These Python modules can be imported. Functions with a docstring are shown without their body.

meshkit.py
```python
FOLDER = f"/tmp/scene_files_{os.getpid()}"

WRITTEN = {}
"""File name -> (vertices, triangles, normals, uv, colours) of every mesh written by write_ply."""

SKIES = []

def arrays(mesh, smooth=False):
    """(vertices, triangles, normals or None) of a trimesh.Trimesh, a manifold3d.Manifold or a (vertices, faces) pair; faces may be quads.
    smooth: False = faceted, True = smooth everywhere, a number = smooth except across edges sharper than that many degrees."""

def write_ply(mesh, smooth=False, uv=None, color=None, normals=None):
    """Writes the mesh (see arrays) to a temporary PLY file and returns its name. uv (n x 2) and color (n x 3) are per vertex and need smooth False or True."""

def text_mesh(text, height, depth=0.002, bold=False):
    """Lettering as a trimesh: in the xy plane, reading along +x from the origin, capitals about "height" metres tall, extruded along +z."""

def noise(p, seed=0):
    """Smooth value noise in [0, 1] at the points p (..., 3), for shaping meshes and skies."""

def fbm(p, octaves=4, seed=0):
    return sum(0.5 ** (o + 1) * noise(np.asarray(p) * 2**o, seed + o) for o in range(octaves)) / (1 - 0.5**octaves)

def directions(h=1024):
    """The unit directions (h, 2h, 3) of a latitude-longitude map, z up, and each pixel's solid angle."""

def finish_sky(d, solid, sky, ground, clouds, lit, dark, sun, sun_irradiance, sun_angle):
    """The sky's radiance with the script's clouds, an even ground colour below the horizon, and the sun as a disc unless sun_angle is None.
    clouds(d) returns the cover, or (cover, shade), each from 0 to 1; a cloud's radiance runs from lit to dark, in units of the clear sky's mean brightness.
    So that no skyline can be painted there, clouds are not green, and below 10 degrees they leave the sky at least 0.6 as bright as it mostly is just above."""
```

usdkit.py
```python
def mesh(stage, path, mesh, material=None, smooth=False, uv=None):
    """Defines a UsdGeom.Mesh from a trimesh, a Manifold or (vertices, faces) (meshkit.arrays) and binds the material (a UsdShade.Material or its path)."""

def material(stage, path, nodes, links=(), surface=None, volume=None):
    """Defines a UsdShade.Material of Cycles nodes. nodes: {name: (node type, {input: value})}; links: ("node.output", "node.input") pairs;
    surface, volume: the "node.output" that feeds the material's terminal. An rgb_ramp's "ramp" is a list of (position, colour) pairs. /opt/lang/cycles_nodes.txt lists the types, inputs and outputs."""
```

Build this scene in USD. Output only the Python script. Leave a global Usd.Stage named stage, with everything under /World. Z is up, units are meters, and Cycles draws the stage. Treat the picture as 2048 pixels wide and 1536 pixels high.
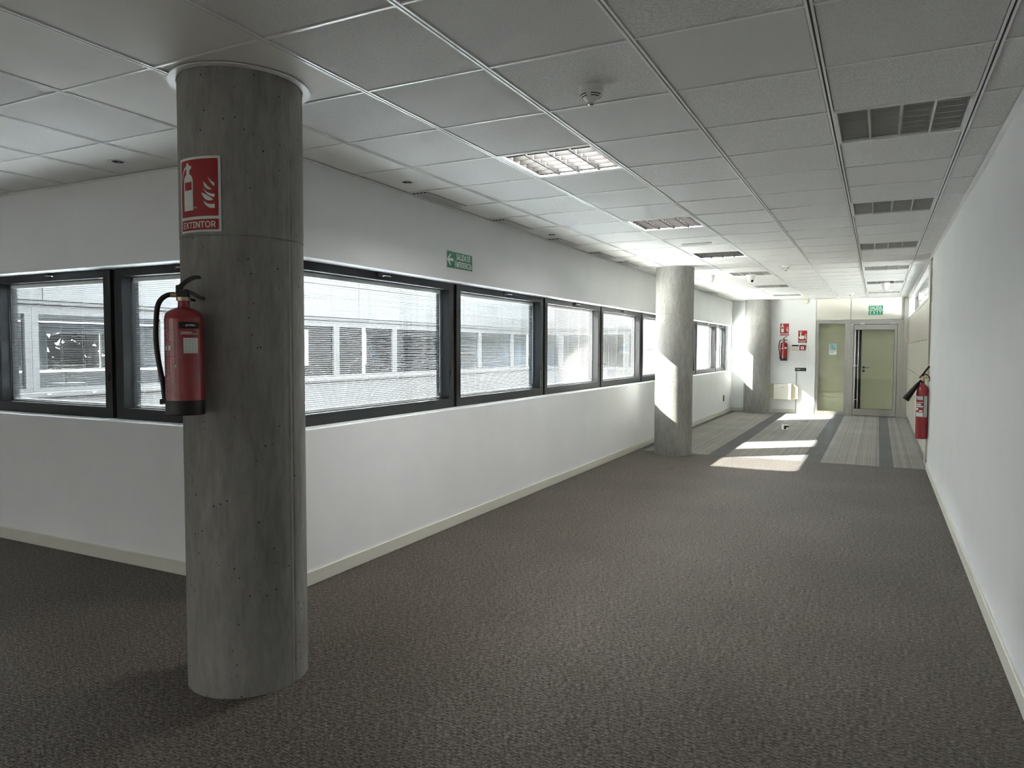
import math, random
import numpy as np, trimesh, usdkit, meshkit
from pxr import Usd, UsdGeom, UsdLux, UsdShade, Gf, Sdf
from shapely.geometry import Polygon, box as sbox, Point, LineString
from shapely.ops import unary_union
from shapely import affinity

random.seed(7)
rng = np.random.default_rng(7)
stage = Usd.Stage.CreateInMemory()
UsdGeom.SetStageUpAxis(stage, UsdGeom.Tokens.z)
UsdGeom.Xform.Define(stage, '/World')
UsdGeom.Scope.Define(stage, '/World/Looks')
mat = lambda name, nodes, links=(), surface=None: usdkit.material(stage, '/World/Looks/' + name, nodes, links, surface)

# ------------------------------------------------------------------ camera, sky, sun, exposure
FPX, YAW, PITCH, ROLL, EYE = 1452.1, -0.46694, -0.048605, 0.00271, 1.45276
EXPOSURE = 1.8
SKY = 4.2
SUN = 9.0
SUN_H = np.array([-0.781, -0.625])          # towards the sun, in plan
SUN_TAN = 0.600                             # tangent of its elevation


def set_camera():
    cy, sy = math.cos(YAW), math.sin(YAW)
    f, r, u = np.array([sy, cy, 0]), np.array([cy, -sy, 0]), np.array([0, 0, 1.0])
    cp, sp = math.cos(PITCH), math.sin(PITCH)
    f, u = cp * f + sp * u, cp * u - sp * f
    cr, sr = math.cos(ROLL), math.sin(ROLL)
    r, u = cr * r + sr * u, cr * u - sr * r
    c = UsdGeom.Camera.Define(stage, '/World/camera')
    m = Gf.Matrix4d(*r, 0, *u, 0, *(-f), 0, 0, 0, EYE, 1)
    c.AddTransformOp().Set(m)
    c.CreateHorizontalApertureAttr(36.0)
    c.CreateFocalLengthAttr(36.0 * FPX / 2048)
    c.CreateClippingRangeAttr((0.05, 500.0))
    c.CreateExposureAttr(EXPOSURE)


set_camera()
SUN_ELEV = math.atan(SUN_TAN)
SUN_DIR = np.array([*(SUN_H / np.linalg.norm(SUN_H) * math.cos(SUN_ELEV)), math.sin(SUN_ELEV)])
dome = UsdLux.DomeLight.Define(stage, '/World/sky')
dome.CreateColorAttr(Gf.Vec3f(0.88, 0.95, 1.0))
dome.CreateIntensityAttr(SKY)
sun = UsdLux.DistantLight.Define(stage, '/World/sun')
sun.CreateAngleAttr(0.53)
sun.CreateIntensityAttr(SUN)
sun.CreateNormalizeAttr(True)
sun.CreateColorAttr(Gf.Vec3f(1.0, 0.955, 0.88))
_z = SUN_DIR
_x = np.cross([0, 0, 1.0], _z); _x /= np.linalg.norm(_x)
_y = np.cross(_z, _x)
sun.AddTransformOp().Set(Gf.Matrix4d(*_x, 0, *_y, 0, *_z, 0, 0, 0, 30, 1))

# ------------------------------------------------------------------ helpers
USED = {}


def numbered(parent, name):
    k = (parent, name)
    n = USED.get(k, 0)
    USED[k] = n + 1
    return name if n == 0 else f'{name}_{n:03d}'


def data(prim, label=None, cat=None, group=None, kind=None):
    for k, v in (('label', label), ('category', cat), ('group', group), ('kind', kind)):
        if v:
            prim.SetCustomDataByKey(k, v)
    return prim


def path_of(parent):
    return '/World' if parent is None else str(parent.GetPath())


def thing(name, label=None, cat=None, loc=(0, 0, 0), rotz=0.0, group=None, kind=None, parent=None):
    p = path_of(parent)
    x = UsdGeom.Xform.Define(stage, p + '/' + numbered(p, name))
    x.AddTranslateOp().Set(Gf.Vec3d(*map(float, loc)))
    x.AddRotateZOp().Set(float(rotz))
    return data(x.GetPrim(), label, cat, group, kind)


def obj(name, mesh, material, parent=None, smooth=False, label=None, cat=None, group=None, kind=None):
    p = path_of(parent)
    m = usdkit.mesh(stage, p + '/' + numbered(p, name), mesh, material, smooth=smooth)
    return data(m.GetPrim(), label, cat, group, kind)


def dup(root, label, loc, rotz=0.0, group=None):
    was = root.GetCustomData()
    base = root.GetName()
    base = base[:-4] if base[-4:-3] == '_' and base[-3:].isdigit() else base
    x = UsdGeom.Xform.Define(stage, '/World/' + numbered('/World', base))
    pr = x.GetPrim()
    pr.GetReferences().AddInternalReference(root.GetPath())
    pr.SetInstanceable(True)
    x.GetPrim().GetAttribute('xformOp:translate').Set(Gf.Vec3d(*map(float, loc)))
    x.GetPrim().GetAttribute('xformOp:rotateZ').Set(float(rotz))
    return data(pr, label, was.get('category'), group or was.get('group'), was.get('kind'))


cat_ = trimesh.util.concatenate


def bx(a, b):
    a, b = np.minimum(a, b).astype(float), np.maximum(a, b).astype(float)
    m = trimesh.creation.box(extents=b - a)
    m.apply_translation((a + b) / 2)
    return m


def cbx(a, b, ch=0.004):
    """box with chamfered edges (hull of three inset boxes)"""
    a, b = np.minimum(a, b).astype(float), np.maximum(a, b).astype(float)
    pts = []
    for k in range(3):
        lo, hi = a + ch, b - ch
        lo[k], hi[k] = a[k], b[k]
        pts += [[(lo, hi)[i][0], (lo, hi)[j][1], (lo, hi)[l][2]] for i in (0, 1) for j in (0, 1) for l in (0, 1)]
    return trimesh.convex.convex_hull(np.array(pts))


def rod(p0, p1, r, n=16):
    return trimesh.creation.cylinder(radius=r, segment=[np.array(p0, float), np.array(p1, float)], sections=n)


def lathe(profile, n=40, cap=True):
    return trimesh.creation.revolve(np.array(profile, float), sections=n)


def tube(points, r, n=12):
    p = np.asarray(points, float)
    rr = np.broadcast_to(np.asarray(r, float), (len(p),))
    t = np.gradient(p, axis=0)
    t /= np.linalg.norm(t, axis=1, keepdims=True)
    up = np.array([0, 0, 1.0]) if abs(t[0, 2]) < .9 else np.array([1.0, 0, 0])
    a = np.cross(t[0], up); a /= np.linalg.norm(a)
    A = [a]
    for k in range(1, len(p)):
        a = a - t[k] * (a @ t[k]); a /= np.linalg.norm(a); A.append(a)
    A = np.array(A); B = np.cross(t, A)
    th = np.arange(n) * 2 * np.pi / n
    v = p[:, None] + rr[:, None, None] * (np.cos(th)[None, :, None] * A[:, None] + np.sin(th)[None, :, None] * B[:, None])
    v = v.reshape(-1, 3)
    f = []
    for i in range(len(p) - 1):
        for j in range(n):
            q = [i * n + j, i * n + (j + 1) % n, (i + 1) * n + (j + 1) % n, (i + 1) * n + j]
            f += [[q[0], q[1], q[2]], [q[0], q[2], q[3]]]
    v = np.vstack([v, p[0], p[-1]]); c0, c1 = len(v) - 2, len(v) - 1
    for j in range(n):
        f += [[c0, (j + 1) % n, j], [c1, (len(p) - 1) * n + j, (len(p) - 1) * n + (j + 1) % n]]
    return trimesh.Trimesh(v, np.array(f), process=False)


def spline(pts, n=40):
    from scipy.interpolate import CubicSpline
    pts = np.asarray(pts, float)
    d = np.r_[0, np.cumsum(np.linalg.norm(np.diff(pts, axis=0), axis=1))]
    return CubicSpline(d, pts)(np.linspace(0, d[-1], n))


def ext(poly, d):
    """extrude a shapely area along +z by d"""
    gs = [g for g in getattr(poly, 'geoms', [poly]) if g.area > 1e-9]
    return cat_([trimesh.creation.extrude_polygon(g, d, engine='earcut') for g in gs])


def ring(x0, z0, x1, z1, w, y0, y1):
    """rectangular frame of four bars in the xz plane, w wide (left, right, bottom, top), from y0 to y1"""
    l, r, b, t = w if np.ndim(w) else (w,) * 4
    e = ext(sbox(x0, z0, x1, z1).difference(sbox(x0 + l, z0 + b, x1 - r, z1 - t)), y1 - y0)
    v = e.vertices.copy()
    e.vertices = np.stack([v[:, 0], y1 - v[:, 2], v[:, 1]], 1)
    return e


def xz(mesh, y=0.0):
    """a mesh laid out in xy (thickness +z) stood up: x right, y -> z, thickness towards -y"""
    v = mesh.vertices.copy()
    mesh.vertices = np.stack([v[:, 0], y - v[:, 2], v[:, 1]], 1)
    return mesh


def moved(m, t):
    m = m.copy(); m.apply_translation(t); return m


def rotz(m, deg):
    m = m.copy(); m.apply_transform(trimesh.transformations.rotation_matrix(math.radians(deg), [0, 0, 1])); return m


def rotx(m, deg):
    m = m.copy(); m.apply_transform(trimesh.transformations.rotation_matrix(math.radians(deg), [1, 0, 0])); return m


def words(text, height, width=None, depth=0.0006, bold=True):
    """lettering centred on the origin in xy, squeezed to the given width"""
    m = meshkit.text_mesh(text, height, depth, bold=bold)
    m.apply_translation([-m.bounds[:, 0].mean(), -m.bounds[:, 1].mean(), -m.bounds[0, 2]])
    if width:
        m.vertices[:, 0] *= width / np.ptp(m.bounds[:, 0])
    return m


# ------------------------------------------------------------------ materials
def plain(name, color, rough=0.5, metal=0.0, spec=0.5, **kw):
    return mat(name, {'p': ('principled_bsdf', dict(base_color=color, roughness=rough, metallic=metal, specular_ior_level=spec, **kw))}, surface='p.BSDF')


def noisy(name, a, b, scale, rough=0.6, detail=4, bump=0.0, bscale=None, metal=0.0, spec=0.5, stretch=(1, 1, 1), lo=0.3, hi=0.7, bdist=0.01):
    n = {'g': ('geometry', {}), 'm': ('mapping', dict(mapping_type='point', scale=stretch)),
         'n': ('noise_texture', dict(scale=scale, detail=detail, roughness=0.6)),
         'r': ('rgb_ramp', {'ramp': [(0, a), (lo, a), (hi, b), (1, b)]}),
         'p': ('principled_bsdf', dict(roughness=rough, metallic=metal, specular_ior_level=spec))}
    l = [('g.position', 'm.vector'), ('m.vector', 'n.vector'), ('n.fac', 'r.fac'), ('r.color', 'p.base_color')]
    if bump:
        n['n2'] = ('noise_texture', dict(scale=bscale or scale, detail=3))
        n['b'] = ('bump', dict(strength=bump, distance=bdist))
        l += [('m.vector', 'n2.vector'), ('n2.fac', 'b.height'), ('b.normal', 'p.normal')]
    return mat(name, n, l, 'p.BSDF')


W = noisy('wall_paint', (0.80, 0.82, 0.825), (0.84, 0.86, 0.865), 2.2, rough=0.62, bump=0.06, bscale=160, bdist=0.002, spec=0.3)
CREAM = plain('cream_skirting', (0.66, 0.655, 0.58), 0.42)
WHITE = plain('white_enamel', (0.80, 0.80, 0.79), 0.35)
WHITEPL = plain('white_plastic', (0.80, 0.80, 0.77), 0.4)
CREAMPL = plain('cream_plastic', (0.72, 0.68, 0.52), 0.42)
DARKF = plain('anthracite_aluminium', (0.014, 0.0155, 0.017), 0.45, spec=0.4)
GASKET = plain('black_gasket', (0.006, 0.006, 0.007), 0.6)
BLACK = plain('black_rubber', (0.010, 0.010, 0.011), 0.38)
BLACKMAT = plain('black_matt', (0.012, 0.012, 0.012), 0.8)
STEEL = noisy('brushed_steel', (0.66, 0.65, 0.61), (0.72, 0.71, 0.68), 6, rough=0.22, metal=0.95, stretch=(3, 3, 12), lo=.35, hi=.65)
CHROME = plain('bright_chrome', (0.82, 0.82, 0.80), 0.12, metal=1.0)
BRASS = plain('brass', (0.62, 0.52, 0.34), 0.3, metal=1.0)
ALU = plain('louvre_aluminium', (0.78, 0.78, 0.76), 0.28, metal=0.85)
LOUVRE = plain('louvre_darkened', (0.012, 0.0115, 0.0105), 0.6, spec=0.1)  # near-black: unlit look put in the colour, since added fill light hits it
LOUVRE_LIT = plain('louvre_brighter_copy', (0.022, 0.022, 0.021), 0.5, spec=0.2)  # less dark copy, paints the nearest fixture brighter
FILL, BACKFILL = 20.0, 34.0  # strengths of the added fill lights
RAIL = plain('blind_rail_grey', (0.78, 0.79, 0.79), 0.4)
CORD = plain('blind_cord', (0.30, 0.30, 0.30), 0.9)
RED = mat('red_enamel', {'p': ('principled_bsdf', dict(base_color=(0.33, 0.006, 0.014), roughness=0.25, coat_weight=1.0, coat_roughness=0.03))}, surface='p.BSDF')
SIGNRED = plain('sign_red', (0.36, 0.010, 0.016), 0.35)
SIGNGREEN = plain('sign_green', (0.012, 0.20, 0.10), 0.4)
SIGNGREEN2 = plain('sign_green_bright', (0.006, 0.26, 0.13), 0.4)
SIGNWHITE = plain('sign_white', (0.74, 0.79, 0.74), 0.45)
PAPER = plain('paper_white', (0.82, 0.82, 0.80), 0.7)
PRINT = plain('grey_print', (0.36, 0.36, 0.36), 0.7)
OLIVE = noisy('olive_laminate', (0.70, 0.685, 0.53), (0.76, 0.745, 0.60), 1.4, rough=0.3, spec=0.5)
PANEL = noisy('cream_laminate', (0.66, 0.63, 0.53), (0.74, 0.71, 0.62), 3.0, rough=0.22, stretch=(1, 1, .15))
CREAMPANEL = plain('cream_panel', (0.78, 0.76, 0.68), 0.35)
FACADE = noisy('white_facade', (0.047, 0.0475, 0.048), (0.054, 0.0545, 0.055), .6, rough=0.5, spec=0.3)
FACADEDK = plain('facade_recess', (0.10, 0.11, 0.12), 0.6)
GROUND = noisy('courtyard_gravel', (0.62, 0.61, 0.58), (0.74, 0.73, 0.70), 30, rough=0.9)
GRASS = noisy('lawn', (0.05, 0.10, 0.03), (0.10, 0.17, 0.05), 12, rough=0.9)


def glass(name, tint=(0.975, 0.985, 0.982), refl=1.0):
    n = {'lw': ('layer_weight', dict(blend=0.5)),
         'pw': ('math', dict(math_type='power', value2=5.0)),
         'ma': ('math', dict(math_type='multiply_add', value2=0.93 * refl, value3=0.035 * refl)),
         't': ('transparent_bsdf', dict(color=tint)), 'g': ('glossy_bsdf', dict(color=(1, 1, 1), roughness=0.0)),
         'mx': ('mix_closure', {})}
    return mat(name, n, [('lw.facing', 'pw.value1'), ('pw.value', 'ma.value1'), ('ma.value', 'mx.fac'), ('t.BSDF', 'mx.closure1'), ('g.BSDF', 'mx.closure2')], 'mx.closure')


GLASS = glass('window_glass')
DOORGLASS = glass('door_glass', (0.96, 0.975, 0.94))
FARGLASS = glass('courtyard_glass', (0.62, 0.67, 0.70), 1.5)

SLAT = mat('blind_slat', {'g': ('geometry', {}),                     # silvery upper face; grey underside puts the backlit shade in the colour
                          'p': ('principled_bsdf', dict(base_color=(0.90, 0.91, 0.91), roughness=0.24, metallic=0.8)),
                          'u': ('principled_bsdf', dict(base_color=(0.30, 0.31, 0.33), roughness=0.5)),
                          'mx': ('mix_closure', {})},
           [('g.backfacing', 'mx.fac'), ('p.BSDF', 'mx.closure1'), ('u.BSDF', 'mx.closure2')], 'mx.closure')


def carpet_mat(name, dark, mid, light, stretch=(1, 1, 1), stripe=None):
    n = {'g': ('geometry', {}), 'm': ('mapping', dict(mapping_type='point', scale=stretch)),
         'v': ('noise_texture', dict(scale=125, detail=2, roughness=.7)),
         'v2': ('noise_texture', dict(scale=62, detail=3, roughness=.7)),
         'w': ('noise_texture', dict(scale=1.1, detail=3, roughness=.55)),
         'mx': ('mix_float', dict(fac=0.35)),
         'r': ('rgb_ramp', {'ramp': [(0, dark), (0.38, dark), (0.5, mid), (0.62, light), (1, light)]}),
         'wr': ('map_range', dict(from_min=0.3, from_max=0.7, to_min=0.86, to_max=1.12)),
         'ml': ('vector_math', dict(math_type='scale')),
         'b': ('bump', dict(strength=0.9, distance=0.006)),
         'p': ('principled_bsdf', dict(roughness=0.95, specular_ior_level=0.1, sheen_weight=0.12, sheen_roughness=0.5))}
    l = [('g.position', 'm.vector'), ('m.vector', 'v.vector'), ('m.vector', 'v2.vector'), ('g.position', 'w.vector'), ('v.fac', 'mx.a'), ('v2.fac', 'mx.b'),
         ('mx.result', 'r.fac'), ('r.color', 'ml.vector1'), ('w.fac', 'wr.value'), ('wr.result', 'ml.scale'), ('mx.result', 'b.height'), ('b.normal', 'p.normal')]
    col = 'ml.vector'
    if stripe:
        n.update({'sm': ('mapping', dict(mapping_type='point', scale=(stripe, 0.02, 1))), 'sn': ('noise_texture', dict(scale=1.0, detail=1)),
                  'sr': ('map_range', dict(from_min=0.36, from_max=0.64, to_min=0.80, to_max=1.18, clamp=True)), 's2': ('vector_math', dict(math_type='scale'))})
        l += [('g.position', 'sm.vector'), ('sm.vector', 'sn.vector'), ('sn.fac', 'sr.value'), (col, 's2.vector1'), ('sr.result', 's2.scale')]
        col = 's2.vector'
    l.append((col, 'p.base_color'))
    return mat(name, n, l, 'p.BSDF')


CARPET = carpet_mat('brown_carpet', (0.022, 0.0178, 0.0148), (0.086, 0.072, 0.060), (0.190, 0.167, 0.145), (.5, 1, 1))
STRIPE_L = carpet_mat('striped_carpet_light', (0.13, 0.122, 0.110), (0.235, 0.222, 0.200), (0.345, 0.33, 0.30), (1, .4, 1), stripe=55)
STRIPE_D = carpet_mat('striped_carpet_dark', (0.042, 0.042, 0.043), (0.088, 0.088, 0.088), (0.15, 0.15, 0.149), (1, .4, 1))


def concrete(name, tone=1.0):
    c = lambda v: (v * tone, v * tone * 0.985, v * tone * 0.93)
    n = {'g': ('geometry', {}), 'ms': ('mapping', dict(mapping_type='point', scale=(1, 1, .35))),
         'n': ('noise_texture', dict(scale=3.0, detail=6, roughness=.62)), 'r': ('rgb_ramp', {'ramp': [(0, c(.20)), (.35, c(.24)), (.65, c(.33)), (1, c(.38))]}),
         'ms2': ('mapping', dict(mapping_type='point', scale=(1, 1, .22))), 'n2': ('noise_texture', dict(scale=32, detail=5, roughness=.7)), 'r2': ('map_range', dict(from_min=.3, from_max=.7, to_min=.78, to_max=1.18)),
         's1': ('vector_math', dict(math_type='scale')),
         'v': ('voronoi_texture', dict(scale=30, feature='f1', randomness=1)), 'vr': ('rgb_ramp', {'ramp': [(0, (1, 1, 1)), (.09, (1, 1, 1)), (.13, (0, 0, 0)), (1, (0, 0, 0))]}),
         'k': ('noise_texture', dict(scale=7, detail=2)), 'kr': ('rgb_ramp', {'ramp': [(0, (0, 0, 0)), (.49, (0, 0, 0)), (.55, (1, 1, 1)), (1, (1, 1, 1))]}),
         'pk': ('mix', dict(mix_type='multiply', fac=1.0)),
         'pit': ('mix', dict(mix_type='mix', color2=c(.045))),
         'bw': ('rgb_to_bw', {}), 'inv': ('math', dict(math_type='multiply_add', value2=-1.0, value3=1.0)),
         'mb': ('math', dict(math_type='multiply_add', value2=.25)),
         'b': ('bump', dict(strength=.5, distance=.008)),
         'p': ('principled_bsdf', dict(roughness=.72, specular_ior_level=.3))}
    l = [('g.position', 'ms.vector'), ('ms.vector', 'n.vector'), ('n.fac', 'r.fac'), ('g.position', 'ms2.vector'), ('ms2.vector', 'n2.vector'), ('n2.fac', 'r2.value'), ('r.color', 's1.vector1'), ('r2.result', 's1.scale'),
         ('g.position', 'v.vector'), ('v.distance', 'vr.fac'), ('g.position', 'k.vector'), ('k.fac', 'kr.fac'), ('vr.color', 'pk.color1'), ('kr.color', 'pk.color2'),
         ('pk.color', 'bw.color'), ('bw.val', 'pit.fac'), ('s1.vector', 'pit.color1'), ('pit.color', 'p.base_color'),
         ('bw.val', 'inv.value1'), ('n2.fac', 'mb.value1'), ('inv.value', 'mb.value3'), ('mb.value', 'b.height'), ('b.normal', 'p.normal')]
    return mat(name, n, l, 'p.BSDF')


CONCRETE = concrete('grey_concrete')


def tile_mat(name, a, b, scale=220, rough=.75):
    return noisy(name, a, b, scale, rough=rough, detail=2, bump=.35, bscale=scale, bdist=.003, lo=.38, hi=.62, spec=.25)


TILES = [tile_mat('ceiling_tile_grain', (0.64, 0.64, 0.625), (0.84, 0.84, 0.825), 150), tile_mat('ceiling_tile_fine', (0.71, 0.71, 0.695), (0.78, 0.78, 0.765), 260),
         tile_mat('ceiling_tile_mid', (0.67, 0.67, 0.655), (0.81, 0.81, 0.795), 190)]
TILESMOOTH = plain('ceiling_tile_smooth', (0.84, 0.84, 0.80), .6, spec=.25)
TBAR = plain('ceiling_bar_white', (0.93, 0.93, 0.92), .3)
GROOVE = plain('ceiling_bar_groove', (0.10, 0.10, 0.10), .7)

# ------------------------------------------------------------------ room numbers
XL, XR, YB, YF, CEIL = -3.08, 0.557, 3.15, 17.6, 2.578
XEND, YBACK, XWEST = 10.08, -5.0, -10.2
SILL, HEAD = 0.955, 2.0
SUNK = 0.14
OUT = 0.36

# ------------------------------------------------------------------ shell
obj('floor', bx((XWEST - .2, YBACK - .2, -.25), (XR + 2.6, YF + 1.9, -0.008)), CARPET, kind='structure')
obj('floor', bx((XWEST, YBACK, -.0075), (XR, XEND + .01, 0)), CARPET, kind='structure', label='brown speckled carpet')
strips = thing('floor', kind='structure', label='striped grey carpet laid in long strips in the far part of the room')
xs = [(-3.08, -2.98, 'd'), (-2.98, -2.50, 'l'), (-2.50, -2.06, 'l'), (-2.06, -1.83, 'd'), (-1.83, -1.35, 'l'), (-1.35, -0.87, 'l'), (-0.87, -0.64, 'd'), (-0.64, -0.30, 'l'), (-0.30, 0.045, 'l'), (0.045, 0.205, 'd'), (0.205, 0.557, 'l')]
for a, b, k in xs:
    obj('carpet_strip', bx((a + .001, XEND + .012, -.0075), (b - .001, YF - .001, 0.0005)), STRIPE_D if k == 'd' else STRIPE_L, strips)

wl = cat_([bx((XL, YB, 0), (XL - OUT, YF + .3, SILL)), bx((XL, YB, HEAD), (XL - OUT, YF + .3, 2.72)), bx((XL, YB, SILL), (XL - OUT, 3.20, HEAD)), bx((XL - .02, 17.575, SILL), (XL - OUT, YF + .3, HEAD))])
obj('wall_left', wl, W, kind='structure', label='white wall under and over the long row of dark framed windows')
wc = cat_([bx((XWEST, YB, 0), (XL - OUT, YB + OUT, SILL)), bx((XWEST, YB, HEAD), (XL - OUT, YB + OUT, 2.72)), bx((XL - OUT, YB, SILL), (-3.42, YB + OUT, HEAD)), bx((XWEST, YB, SILL), (-8.0, YB + OUT, HEAD))])
obj('wall_courtyard', wc, W, kind='structure', label='shaded white wall with windows behind the near column')
obj('wall_right', bx((XR, YBACK, 0), (XR + .12, XEND, 2.72)), W, kind='structure', label='long plain white wall along the right side')
obj('wall_back', bx((XWEST, YBACK - .15, 0), (XR + .12, YBACK, 2.72)), W, kind='structure')
obj('wall_west', bx((XWEST - .15, YBACK, 0), (XWEST, YB, 2.72)), W, kind='structure')
wf = cat_([bx((XL, YF, 0), (-1.262, YF + .2, 2.72)), bx((-1.397, YF - .03, 0), (-1.262, YF, 2.578))])
obj('wall_far', wf, W, kind='structure', label='white end wall with the fire extinguisher')

# skirtings
SK, SKT = 0.088, 0.014
obj('baseboard_left', cbx((XL, YB - SKT, 0.001), (XL + SKT, YF - .002, SK), .003), CREAM, kind='structure')
obj('baseboard_courtyard', cbx((XWEST, YB - SKT, 0.001), (XL, YB, SK), .003), CREAM, kind='structure')
obj('baseboard_right', cbx((XR - SKT, YBACK, 0.001), (XR, XEND, SK), .003), CREAM, kind='structure')
obj('baseboard_far', cat_([cbx((XL + SKT, YF - SKT, 0.001), (-2.80, YF, SK), .003), cbx((-2.15, YF - SKT, 0.001), (-1.40, YF, SK), .003)]), CREAM, kind='structure')

# ------------------------------------------------------------------ ceiling: tiles and bars
GX, GY, GS = 0.369, 1.405, 0.6
BAR, TEE = 0.026, 0.011
ceil = thing('ceiling', kind='structure', label='suspended grid ceiling of grey square tiles')
FIXR = {(0, r) for r in (4, 8, 12, 16, 20, 24)} | {(3, r) for r in (4, 8, 12, 16, 20, 24)}     # cell (c, r): x from GX-.6(c+1) to GX-.6c, y from GY+.6r
col_pts = [(-2.485, 2.3215, .2525), (-2.528, 10.0, .2553)]
holes = [Point(x, y).buffer(r + .012, 48) for x, y, r in col_pts]


def tile_piece(x0, y0, x1, y1, material, z=CEIL):
    area = sbox(x0, y0, x1, y1)
    for h in holes:
        if area.intersects(h):
            area = area.difference(h)
    if abs(area.area - (x1 - x0) * (y1 - y0)) < 1e-9:
        m = cbx((x0, y0, z), (x1, y1, z + .016), .0015)
    else:
        m = moved(ext(area, .016), (0, 0, z))
    obj('tile', m, material, ceil)


def lines(k0, k1):
    return range(k0, k1)


for r in range(-1, 28):
    y0, y1 = GY + GS * r, min(GY + GS * (r + 1), YF - .012)
    for c in range(-1, 13):
        x1 = GX - GS * c if c >= 0 else XR - .004
        x0 = GX - GS * (c + 1)
        ya, yb = y0, y1
        if c >= 5:
            if r >= 3:
                if c > 5:
                    continue
                x0 = XL + .008
            elif c > 5 or r > 2:
                pass
            if c >= 6 and r == 2:
                yb = YB - .008
            if c == 5 and r >= 3:
                x0 = XL + .008
        if c >= 6 and r > 2:
            continue
        if (c, r) in FIXR or yb - ya < .03:
            continue
        sm = (c == 5 and r >= 2) or (c >= 5 and r == 2) or (c >= 4 and c <= 5 and r in (0, 1))
        m = TILESMOOTH if sm else TILES[int(rng.integers(0, 3))]
        dz = float(rng.normal(0, .0006))
        tile_piece(x0 + BAR / 2 + .0030, ya + TEE / 2 + .0015, x1 - BAR / 2 - .0030, yb - TEE / 2 - .0045, m, CEIL + dz)
for c in range(0, 13):                                              # long double bars
    x = GX - GS * c
    ya, yb = (GY - GS, YF - .01) if c <= 5 else (GY - GS, YB - .01)
    seg = []
    for a, b in ([(ya, yb)] if not 4 <= c <= 4 else [(ya, yb)]):
        for s in (-1, 1):
            seg.append(bx((x + s * .0040, a, CEIL - .005), (x + s * .0130, b, CEIL + .012)))
    area_ok = cat_(seg)
    obj('main_bar', area_ok, TBAR, ceil)
    obj('bar_groove', bx((x - .0042, ya, CEIL + .003), (x + .0042, yb, CEIL + .0125)), GROOVE, ceil)
for r in range(0, 28):                                              # cross bars, a piece per row and side
    y = GY + GS * r
    if y > YF:
        continue
    west = XL + .004 if r > 2 else XWEST + 1.5
    for c in range(-1, 13):
        x1 = GX - GS * c - .0135 if c >= 0 else XR - .003
        x0 = max(GX - GS * (c + 1) + .0135, west)
        if x1 - x0 < .04:
            continue
        area = sbox(x0, y - TEE / 2, x1, y + TEE / 2)
        for h in holes:
            area = area.difference(h)
        for g in getattr(area, 'geoms', [area]):
            if g.area > 1e-5:
                obj('cross_bar', moved(ext(g, .014), (0, 0, CEIL - .004)), TBAR, ceil)
obj('black_void_sheet', cat_([bx((XWEST, YBACK, CEIL + .142), (XL, YB + .02, CEIL + .17)), bx((XL, YBACK, CEIL + .142), (XR + .1, YF + .1, CEIL + .17))]), BLACKMAT, ceil, label='black sheet standing for the dark void above the tiles')  # black colour stands in for the shade above the ceiling
BACKFILL_SPOTS = [(-1.73, -3.6), (-4.9, -2.2), (-4.9, -4.2), (-7.6, -2.2), (-7.6, -4.2)]  # invented fixtures out of view, added to brighten the room
area = sbox(XWEST, YBACK, XR, GY - GS)
for lx, ly in BACKFILL_SPOTS:
    area = area.difference(sbox(lx - .292, ly - .292, lx + .292, ly + .292))
obj('board', moved(ext(area, .012), (0, 0, CEIL)), TILES[1], ceil, label='ceiling behind the viewer')
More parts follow.
